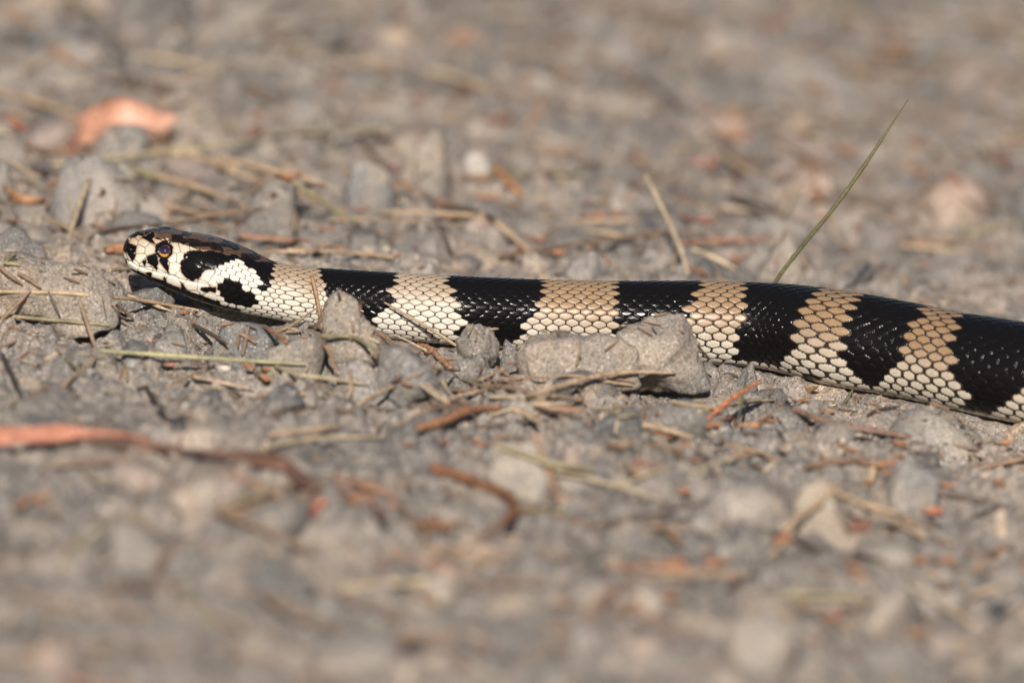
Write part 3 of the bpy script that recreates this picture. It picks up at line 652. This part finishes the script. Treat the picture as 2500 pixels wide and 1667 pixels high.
# the orange leaf behind, propped up on a stone
yl = at_z(300, 372)[1] + .004
pts = [at_y(x, y, yl + dy) for x, y, dy in [(163, 366, -.001), (215, 312, .006), (300, 292, .012), (372, 300, .012), (432, 287, .012)]]
def leaf_along(pts, widths, tiltv, name, color, label, thick=.0003, nu=40, nv=9, ripple=.0006):
    Cn = smooth_poly(pts, nu); T = np.gradient(Cn, axis=0); T /= np.linalg.norm(T, axis=1)[:, None]
    tv = np.array(tiltv, float); A_ = tv - (T @ tv)[:, None] * T; A_ /= np.linalg.norm(A_, axis=1)[:, None]; Nn = np.cross(T, A_)
    wv = np.interp(np.linspace(0, 1, nu), np.linspace(0, 1, len(widths)), widths)
    v = np.linspace(-1, 1, nv); u = np.linspace(0, 1, nu)
    cup = .18 * wv[:, None] * (v ** 2)[None] + ripple * np.sin(u * 17)[:, None] * v[None]
    P = Cn[:, None] + A_[:, None] * (wv[:, None] * v[None])[..., None] + Nn[:, None] * cup[..., None]
    Tp = (P + Nn[:, None] * thick / 2).reshape(-1, 3); Bp = (P - Nn[:, None] * thick / 2).reshape(-1, 3)
    f = grid_faces(nu, nv); k = nu * nv; Fl = [tuple(q) for q in f] + [tuple(q[::-1] + k) for q in f]
    edge = [i * nv for i in range(nu)] + [(nu - 1) * nv + j for j in range(1, nv)] + [i * nv + nv - 1 for i in range(nu - 2, -1, -1)] + list(range(nv - 2, 0, -1))
    Fl += [(a_, a_ + k, b_ + k, b_) for a_, b_ in zip(edge, edge[1:] + edge[:1])]
    V = np.vstack([Tp, Bp]); c = V.mean(0); c[2] = 0
    o = link(name, mesh_py(name, V - c, Fl), M_leaf, label=label, category='leaf' if 'leaf' in name else 'bark'); o.location = c; o.color = (*color, 1); return o
leaf_along(pts, [.0012, .0022, .0042, .0047, .0042, .0028, .0004], (0, .35, 1), 'dead_leaf', (.46, .235, .16), 'curled orange dead leaf propped up behind the snout')
pts = [hit(x, y) + np.array([0, 0, .0012]) for x, y in [(-60, 1108), (80, 1104), (190, 1107), (366, 1112), (447, 1124), (595, 1134), (680, 1172), (766, 1203), (850, 1225), (930, 1290)]]
pts = np.array(pts); pts[:, 2] = np.convolve(np.r_[pts[0, 2], pts[:, 2], pts[-1, 2]], [.25, .5, .25], 'valid') + .001
leaf_along(pts[2:], [.0006, .0010, .0011, .0011, .0012, .0014, .0012, .0006], (0, .8, 1), 'bark_strip', (.135, .072, .052), 'long curled dark red-brown bark strip blurred in the left foreground', nu=80, ripple=.0013)
leaf_along(pts[:4] + np.array([0, .0006, .0012]), [.0015, .0019, .0016, .0008, .0003], (0, .8, 1), 'dead_leaf', (.44, .19, .125), 'salmon-red dead leaf lying along the dark bark strip', nu=40)
# ------------------------------------------------------------------ the snake
NR = 288
s_vis = np.concatenate([0.0006 * np.linspace(0, 1, 14)[:-1] ** 2, np.arange(0.0006, 0.036, 0.00011), np.arange(0.036, S_FRAME + .004, 0.00014), np.arange(S_FRAME + .004, S_TAIL, 0.00045), [S_TAIL]])
# guard: snout stations are closer than arc resolution, so drop duplicates in arc
ok = np.r_[True, np.diff(arc) > 1e-7]
Cs = catmull(arc[ok], C3[ok], s_vis); Hs = catmull(arc[ok], H3[ok], s_vis); Ws = catmull(arc[ok], W3[ok], s_vis)
def soften(X, n):
    X = X.reshape(len(X), -1); k = np.hanning(n + 2)[1:-1]; k /= k.sum()
    return np.stack([np.convolve(np.pad(X[:, j], n // 2, mode='edge'), k, 'valid') for j in range(X.shape[1])], -1).squeeze()
bw_ = np.clip((s_vis - .036) / .012, 0, 1) * np.clip((S_FRAME + .003 - s_vis) / .008, 0, 1)
Cs = Cs + (soften(Cs, 131) - Cs) * bw_[:, None]; Hs = Hs + (soften(Hs, 131) - Hs) * bw_; Ws = Ws + (soften(Ws, 131) - Ws) * bw_
ker = np.ones(31) / 31
Csm = np.stack([np.convolve(np.pad(Cs[:, k], 15, mode='edge'), ker, 'valid') for k in range(3)], -1)
T = np.gradient(Csm, axis=0); T /= np.linalg.norm(T, axis=1)[:, None]
hd = np.array([e_[0], 0, -e_[1]])
t_head = (R_ * e_[0] - U_ * e_[1]); t_head /= np.linalg.norm(t_head)
bl = np.clip((s_vis - .018) / .016, 0, 1)[:, None]; bl = bl * bl * (3 - 2 * bl)
T = t_head * (1 - bl) + T * bl; T /= np.linalg.norm(T, axis=1)[:, None]
LAT = np.cross(T, np.array([0, 0, 1.0])); LAT /= np.linalg.norm(LAT, axis=1)[:, None]
LAT *= np.sign(-LAT[:, 1:2]); UPV = np.cross(LAT, T); UPV *= np.sign(UPV[:, 2:3])
th = np.linspace(-math.pi / 2, 1.5 * math.pi, NR, endpoint=False)
ns = len(s_vis)
pw = np.interp(s_vis, [0, .004, .02, .034], [2.0, 2.5, 2.45, 2.0])[:, None]
ct, sn = np.cos(th)[None], np.sin(th)[None]
ly = np.sign(ct) * np.abs(ct) ** (2 / pw) * Ws[:, None]; lz = np.sign(sn) * np.abs(sn) ** (2 / pw) * Hs[:, None]
P0 = Cs[:, None] + LAT[:, None] * ly[..., None] + UPV[:, None] * lz[..., None]
# mirrored (near-side) positions drive the markings of both flanks
Pm = Cs[:, None] + LAT[:, None] * np.abs(ly)[..., None] + UPV[:, None] * lz[..., None]
mx, my = proj(Pm.reshape(-1, 3)); mx = mx.reshape(ns, NR); my = my.reshape(ns, NR)
cxp, cyp = (mx - 260) * 3.92, (my - 520) * 3.92          # coordinates of the head close-up
# scale lattice
rows = 36
Lper = np.interp(s_vis, [0, .022, .036, .062, .095, .16, S_TAIL], [.0019, .0019, .0020, .00252, .0027, .0034, .0030])
ph = np.r_[0, np.cumsum(np.diff(s_vis) / ((Lper[1:] + Lper[:-1]) / 2))]
girth = 2 * math.pi * np.sqrt((Hs ** 2 + Ws ** 2) / 2); rsp = np.maximum(girth / rows, 1e-5)
bq = th + math.pi / 2; q = (bq - .28 * np.sin(bq)) / (2 * math.pi) * rows
PHI = np.broadcast_to(ph[:, None], (ns, NR)); Q = np.broadcast_to(q[None], (ns, NR))
wob = .10 * vnoise(np.stack([PHI.ravel() * .9, Q.ravel() * .5, Q.ravel() * 0], -1), 77).reshape(ns, NR)
PHI = PHI + wob
f1 = np.full((ns, NR), 9.0); f2 = f1.copy(); rh = np.zeros((ns, NR)); cu = np.zeros((ns, NR)); cq = np.zeros((ns, NR))
Lp, Rs = Lper[:, None], rsp[:, None] / (1 - .28 * np.cos(bq))[None]
q0 = np.floor(Q)
for dq in (-1, 0, 1, 2):
    qq = q0 + dq; offp = np.where(qq % 2 == 0, 0.0, .5)
    for du in (0, 1):
        uu = np.floor(PHI - offp) + du + offp
        hq = qq.astype(np.int64) % rows; hu = np.round(uu * 2).astype(np.int64)
        au, aq = uu + .11 * (_h(hu, hq, hq * 0, 6) - .5), qq + .16 * (_h(hu, hq, hq * 0 + 1, 6) - .5)
        dd = np.hypot((PHI - au) * Lp, (Q - aq) * Rs * 1.6)
        rho = np.sqrt(((PHI - au - .02) / .56) ** 2 + ((Q - aq) / .72) ** 2)
        nr = dd < f1
        f2 = np.where(nr, f1, np.minimum(f2, dd)); cu = np.where(nr, uu, cu); cq = np.where(nr, qq, cq); rh = np.where(nr, rho, rh); f1 = np.where(nr, dd, f1)
edge = np.minimum((f2 - f1) / 2 / 1.3, (np.interp(s_vis, [.08, .15], [.985, .94])[:, None] - rh) * .75 * Rs)
aft = (PHI - cu)                                           # -.5 front .. +.5 rear of a scale
# head plates: hand-placed seeds in the close-up, each owns the area nearest to it
seeds = np.array([(172, 330), (180, 420), (240, 345), (255, 270), (350, 285), (322, 350), (412, 350), (400, 215), (480, 265), (575, 185), (560, 350), (665, 350), (640, 420), (735, 330), (700, 420),
    (213, 410), (325, 430), (375, 480), (445, 450), (545, 500), (655, 530), (810, 500), (720, 600), (250, 498), (370, 545), (500, 592), (655, 655), (815, 690), (930, 700), (960, 610), (880, 420), (1000, 470),
    (850, 310), (700, 230), (950, 330), (1100, 400), (850, 240), (1050, 290), (1200, 380), (1030, 660), (210, 560), (330, 620), (480, 680), (640, 750), (820, 790), (1000, 820), (300, 215), (200, 250)], float)
hm = cxp < 1130
hx_, hy_ = cxp[hm], cyp[hm]
D = np.hypot(hx_[:, None] - seeds[None, :, 0], hy_[:, None] - seeds[None, :, 1]); Ds = np.sort(D, 1)[:, :2]
he = (Ds[:, 1] - Ds[:, 0]) / 2 / 3.92 * MM
hw = np.clip((cxp - 980) / 140, 0, 1)                      # 0 on the plates, 1 on small scales
pedge = np.full((ns, NR), 1.0); pedge[hm] = he
def inpoly(x, y, poly):
    poly = np.array(poly, float); r = np.zeros(x.shape, bool)
    for (x1, y1), (x2, y2) in zip(poly, np.roll(poly, -1, 0)):
        c = ((y1 > y) != (y2 > y))
        with np.errstate(divide='ignore', invalid='ignore'): r ^= c & (x < (x2 - x1) * (y - y1) / (y2 - y1) + x1)
    return r
onhead = hw < .5
# centre of each scale, found by averaging over its own vertices
key = (np.round(cu * 2).astype(np.int64) + 50) * 200 + cq.astype(np.int64) + 5
uk, inv = np.unique(key.ravel(), return_inverse=True)
den = np.bincount(inv)
ccx = (np.bincount(inv, mx.ravel()) / den)[inv].reshape(ns, NR); ccy = (np.bincount(inv, my.ravel()) / den)[inv].reshape(ns, NR)
csz = (np.bincount(inv, np.broadcast_to(sn, (ns, NR)).ravel()) / den)[inv].reshape(ns, NR); css = (np.bincount(inv, np.broadcast_to(s_vis[:, None], (ns, NR)).ravel()) / den)[inv].reshape(ns, NR)
crand = _h(uk, uk * 0 + 3, uk * 0, 5)[inv].reshape(ns, NR)
# band edges (photo pixels), each a line x(y) down the flank; cream | black alternate
bounds = [([645, 660, 700, 720], [676, 668, 660, 600]),
          ([655, 690, 705, 735, 800], [779, 790, 794, 797, 800]), ([668, 680, 705, 753, 779, 830], [960, 972, 957, 950, 917, 880]),
          ([674, 710, 753, 789, 830], [1085, 1106, 1121, 1128, 1112]), ([682, 710, 743, 765, 804, 824, 850], [1322, 1320, 1312, 1300, 1278, 1256, 1240]),
          ([690, 700, 800, 860], [1512, 1510, 1506, 1500]), ([690, 697, 738, 766, 830], [1716, 1710, 1688, 1678, 1670]),
          ([690, 699, 750, 818, 838], [1830, 1824, 1814, 1803, 1796]), ([705, 716, 750, 811, 858, 880], [2005, 1995, 1969, 1945, 1931, 1906]),
          ([722, 735, 763, 811, 865, 916, 930], [2098, 2088, 2074, 2058, 2057, 2098, 2110]), ([750, 765, 790, 818, 865, 906, 930], [2258, 2248, 2231, 2208, 2197, 2176, 2150]),
          ([765, 780, 811, 870, 926, 975], [2350, 2342, 2334, 2330, 2337, 2362]), ([790, 850, 933, 977, 1010], [2570, 2540, 2499, 2448, 2430])]
nb_ = np.zeros((ns, NR), int)
for ys_, xs_ in bounds: nb_ += (ccx > np.interp(ccy, ys_, xs_)).astype(int)
black = (nb_ % 2 == 0) & (nb_ > 0)
far = css > S_FRAME + .012
black = np.where(far, (((css - S_FRAME) / .0125).astype(int) % 2 == 0) & True, black)
belly = np.broadcast_to(sn, (ns, NR)) < -.80
low = csz < -.66                                           # the pale lowest row runs on under the black bands towards the tail
black = np.where(low & (ccx > 1790) & (ccx < 2240), crand < .12, black)
black = np.where(belly & ~far, (black & (crand < .25)), black)
# head markings from the close-up, plus painted shade under the jaw
hb = np.zeros((ns, NR), bool)
HP = [[(100, 200), (200, 240), (215, 262), (215, 292), (290, 312), (288, 370), (255, 392), (292, 402), (268, 440), (252, 472), (195, 378), (168, 366), (120, 360)],
      [(300, 246), (360, 225), (450, 188), (476, 240), (442, 256), (482, 312), (402, 272), (330, 240)],
      [(392, 430), (410, 404), (470, 394), (492, 420), (500, 470), (482, 548), (440, 502), (396, 482)], [(345, 470), (386, 430), (374, 522)],
      [(508, 430), (592, 440), (592, 480), (602, 582), (545, 512), (512, 470)], [(370, 575), (430, 568), (430, 612), (398, 592)], [(548, 632), (570, 598), (576, 652)], [(718, 660), (746, 688), (782, 736), (714, 726)],
      [(750, 400), (800, 370), (870, 358), (960, 372), (1100, 350), (1200, 370), (1290, 400), (1400, 440), (1500, 450), (1625, 490), (1642, 560), (1640, 640), (1560, 712), (1515, 735), (1460, 700), (1450, 620), (1380, 540), (1300, 480), (1230, 458), (1180, 468), (1150, 490), (1060, 508), (1062, 547), (965, 538), (932, 572), (880, 622), (820, 648), (760, 612), (720, 560), (712, 490)],
      [(890, 722), (950, 700), (1080, 705), (1100, 650), (1130, 618), (1240, 640), (1292, 690), (1262, 702), (1330, 730), (1400, 800), (1450, 830), (1502, 830), (1490, 862), (1350, 897), (1250, 880), (1170, 852), (1165, 810), (1100, 762), (1000, 752), (940, 752)]]
jx = 7 * vnoise(np.stack([cxp.ravel() / 22, cyp.ravel() / 22, cyp.ravel() * 0], -1), 91).reshape(ns, NR)
hxp = np.where(onhead, cxp + jx, (ccx - 260) * 3.92); hyp = np.where(onhead, cyp + jx, (ccy - 520) * 3.92)
for pl in HP: hb |= inpoly(hxp, hyp, pl)
hb |= np.hypot(hxp - 552, (hyp - 358)) < 88
capl = np.interp(hxp, [150, 300, 450, 560, 690, 860, 1060, 1250, 1500, 1640], [262, 222, 250, 285, 290, 350, 380, 420, 460, 500])
cap = (hyp < capl) & (hxp < 1660)
chin = hyp > np.interp(hxp, [100, 165, 215, 380, 560, 720, 900, 1150, 1300, 1400], [300, 400, 520, 588, 645, 724, 775, 880, 930, 1200])  # black skin at the lower snout; further back, jaw underside shade put into colour
inhead = cxp < 1700
hb |= chin
col = np.zeros((ns, NR, 3))
tanf = np.clip((csz + .45 + .30 * np.clip((ccx - 1150) / 300, 0, 1)) / 1.3, 0, 1); tanf = tanf * tanf * (3 - 2 * tanf)
gain = np.interp(ccx, [680, 850, 1000, 1300, 2500], [.85, .85, .75, 1.0, 1.0])
tf = np.clip(tanf * gain + .10 * (crand - .5), 0, 1)[..., None]
white = np.array([.68, .63, .545]); tan = np.array([.275, .180, .106])
cream = white * (1 - tf) + tan * tf
right = np.clip((ccx - 1700) / 500, 0, 1)[..., None]; cream = cream * (1 - right * np.array([.12, .14, .18]))
blackc = np.array([.006, .0055, .006])
nb2 = vnoise(np.stack([mx.ravel() / 9, my.ravel() / 9, my.ravel() * 0], -1), 15).reshape(ns, NR)
cream = cream * (1 + .07 * nb2[..., None] + .10 * (crand[..., None] - .5))
blotch = (vnoise(np.stack([cxp.ravel() / 95, cyp.ravel() / 34, cyp.ravel() * 0], -1), 61).reshape(ns, NR) + .25 * nb2)
hcream = np.array([.65, .60, .505]) * (1 - np.clip((480 - hyp) / 250, 0, 1)[..., None] * np.array([.45, .56, .66]))
capc = np.where((blotch > .02)[..., None], np.array([.085, .052, .031]), np.array([.011, .008, .007]))
isb = np.where(inhead, hb, False) | (black & ~inhead)
# hand over from head to neck: the nape cream band
isb = np.where((cxp > 1560) & (ccx < 830), (black | hb) & (nb_ != 1) | (hb & (nb_ == 0)), isb)
base_c = np.where((cxp < 1500)[..., None] & (hxp < 1560)[..., None], hcream, cream)
base_c = np.where((cap & (cxp < 1640))[..., None], capc, base_c)
capblack = inpoly(hxp, hyp, HP[1]) | (np.hypot(hxp - 552, hyp - 358) < 88)
isb = np.where(cap & ~capblack & (cxp < 1640), False, isb)
fr = isb.astype(float)
for k in (1, 2, 3, 4): fr = fr + np.roll(isb, k, 0) + np.roll(isb, -k, 0) + np.roll(isb, k, 1) + np.roll(isb, -k, 1)
fr = np.clip(fr / 17 * 2.2, 0, 1) * (cxp < 1100) * .75          # rusty fringe where black meets cream on the head plates
base_c = base_c * (1 - fr[..., None]) + np.array([.30, .15, .075]) * fr[..., None]
col = np.where(isb[..., None], blackc, base_c)
# dark skin between the scales
skin = np.where(isb[..., None], np.array([.006, .005, .005]), np.array([.030, .020, .015]))
gapw = np.interp(s_vis, [.03, .06, .10, .16, .2], [.00007, .00009, .00012, .00019, .00022])[:, None] * (1.1 - .35 * np.broadcast_to(sn, (ns, NR)))
g_body = np.clip((gapw - edge) / .00006 + .5, 0, 1)
g_head = np.clip((.00006 - pedge) / .00006 + .5, 0, 1) * .85
gp = np.where(onhead, g_head, g_body) * np.where(belly, .6, 1)
col = col * (1 - gp[..., None]) + skin * gp[..., None]
# relief
d_b = np.clip(edge / .00042, 0, 1); dome = 1 - (1 - d_b) ** 2.4
relief_b = (.00017 * dome + .00020 * np.clip(aft + .2, -.3, .6) * np.clip(edge / .0001, 0, 1)) * np.interp(s_vis, [.02, .06, .14], [.6, .8, 1.0])[:, None]
d_h = np.clip(pedge / .0004, 0, 1); relief_h = .00013 * (1 - (1 - d_h) ** 2)
vent = np.abs(((PHI * 1.0) % 1) - .5)
relief_v = .00015 * np.clip((.5 - vent) / .1, 0, 1)
relief = relief_h * (1 - hw) + relief_b * hw
relief = np.where(belly, relief_v, relief)
# brow ridge, nostril, mouth line, eye socket on the head
brow = np.exp(-((cxp - 560) / 120) ** 2 - ((cyp - 235) / 55) ** 2)
relief = relief + .00055 * brow
nos = np.exp(-((cxp - 243) / 22) ** 2 - ((cyp - 347) / 26) ** 2); relief = relief - .0006 * nos
mouth = np.interp(cxp, [100, 200, 250, 300, 440, 600, 740, 900, 1010], [420, 455, 478, 515, 560, 592, 642, 672, 700])
mg = np.exp(-((cyp - mouth) / 9) ** 2) * (cxp < 1010) ; relief = relief - .00028 * mg
sock = np.exp(-(np.hypot(cxp - 555, cyp - 362) / 68) ** 4); relief = relief - .0007 * sock
cheek = np.exp(-((cxp - 950) / 330) ** 2 - ((cyp - 560) / 170) ** 2); relief = relief + .0004 * cheek
col = np.where((nos > .5)[..., None], np.array([.004, .004, .004]), col)
tipfade = np.clip(s_vis / .0012, 0, 1)[:, None]
# push along the surface normal
dS = np.gradient(P0, axis=0); dT = np.roll(P0, -1, 1) - np.roll(P0, 1, 1)
Nn = np.cross(dT, dS); Nn /= np.maximum(np.linalg.norm(Nn, axis=2), 1e-12)[..., None]
outw = P0 - Cs[:, None]; sg = np.sign((Nn * outw).sum(2)); Nn *= np.where(sg == 0, 1, sg)[..., None]
PF = P0 + Nn * (relief * tipfade)[..., None]
V = PF.reshape(-1, 3); Fq = grid_faces(ns, NR, True)
tipv = len(V); V = np.vstack([V, Cs[0][None] - t_head * 2e-5, Cs[-1][None]])
snake = link('banded_snake', None, label='black and cream banded snake stretched over the gravel with its head raised', category='snake')
root = Vector(C3[head_n + 4]); root.z = 0; snake.location = root
me = bpy.data.meshes.new('body')
me = mesh_np('body', V - np.array(root), Fq[:, ::-1])
cc = np.vstack([col.reshape(-1, 3), [blackc], [blackc]]); set_col(me, cc)
M_snake, N, L, B = new_mat('snake_scales')
at = N.new('ShaderNodeAttribute'); at.attribute_name = 'Col'; geo = N.new('ShaderNodeNewGeometry')
c = mix(N, L, at.outputs['Color'], ramp(N, L, nz(N, L, 2200, 3, .6, geo.outputs['Position']), [(.3, .86), (.65, 1.08)]), .8, 'MULTIPLY')
L.new(c, B.inputs['Base Color'])
bw = N.new('ShaderNodeRGBToBW'); L.new(at.outputs['Color'], bw.inputs[0])
L.new(ramp(N, L, bw.outputs[0], [(.02, .19), (.3, .44)]), B.inputs['Roughness'])
L.new(ramp(N, L, bw.outputs[0], [(.02, .12), (.3, .38)]), B.inputs['Specular IOR Level'])
L.new(bump(N, L, B, nz(N, L, 2600, 2, .5, geo.outputs['Position']), .00003, .3), B.inputs['Normal'])
link('body', me, M_snake, snake)
# eyes: a dark round pupil in a thin gold iris under a clear cornea
M_eye, N, L, B = new_mat('eye_gloss')
at = N.new('ShaderNodeAttribute'); at.attribute_name = 'Col'; L.new(at.outputs['Color'], B.inputs['Base Color'])
B.inputs['Roughness'].default_value = .05; B.inputs['Coat Weight'].default_value = 1; B.inputs['Coat Roughness'].default_value = .02
ie = np.unravel_index(np.argmin(np.hypot(mx - 401.5, my - 612) + (np.broadcast_to(ct, (ns, NR)) < 0) * 1e6), (ns, NR))
for side in (1, -1):
    i = ie[0]; j = ie[1] if side == 1 else int(np.argmin(np.abs(((math.pi - th[ie[1]]) - th + math.pi) % (2 * math.pi) - math.pi)))
    p = P0[i, j]; nrm = Nn[i, j]; R0 = .00138
    Vv, Fl = ICO[4]; ax = nrm / np.linalg.norm(nrm)
    cosn = Vv @ ax; ang = np.degrees(np.arccos(np.clip(cosn, -1, 1)))
    upc = UPV[i] - ax * (UPV[i] @ ax); upc /= np.linalg.norm(upc); vert = Vv @ upc
    pup = np.hypot(Vv @ np.cross(ax, upc), vert - .14)
    gold = np.clip((pup - .68) / .05, 0, 1)[:, None]
    lower = np.clip((-vert - .2) / .3, 0, 1)[:, None]; upper = np.clip((vert - .55) / .2, 0, 1)[:, None]
    iris = np.array([.05, .03, .03]) + (np.array([.62, .33, .06]) * lower + np.array([.25, .12, .05]) * upper)
    cE = np.array([.018, .008, .03]) * (1 - gold) + iris * gold
    rim = np.clip((ang - 62) / 6, 0, 1)[:, None]; cE = cE * (1 - rim) + .004 * rim
    m_ = mesh_np('eye', Vv * R0, Fl); set_col(m_, cE)
    o = link('eye', m_, M_eye, snake); o.location = Vector(p - ax * (R0 * .66)) - root
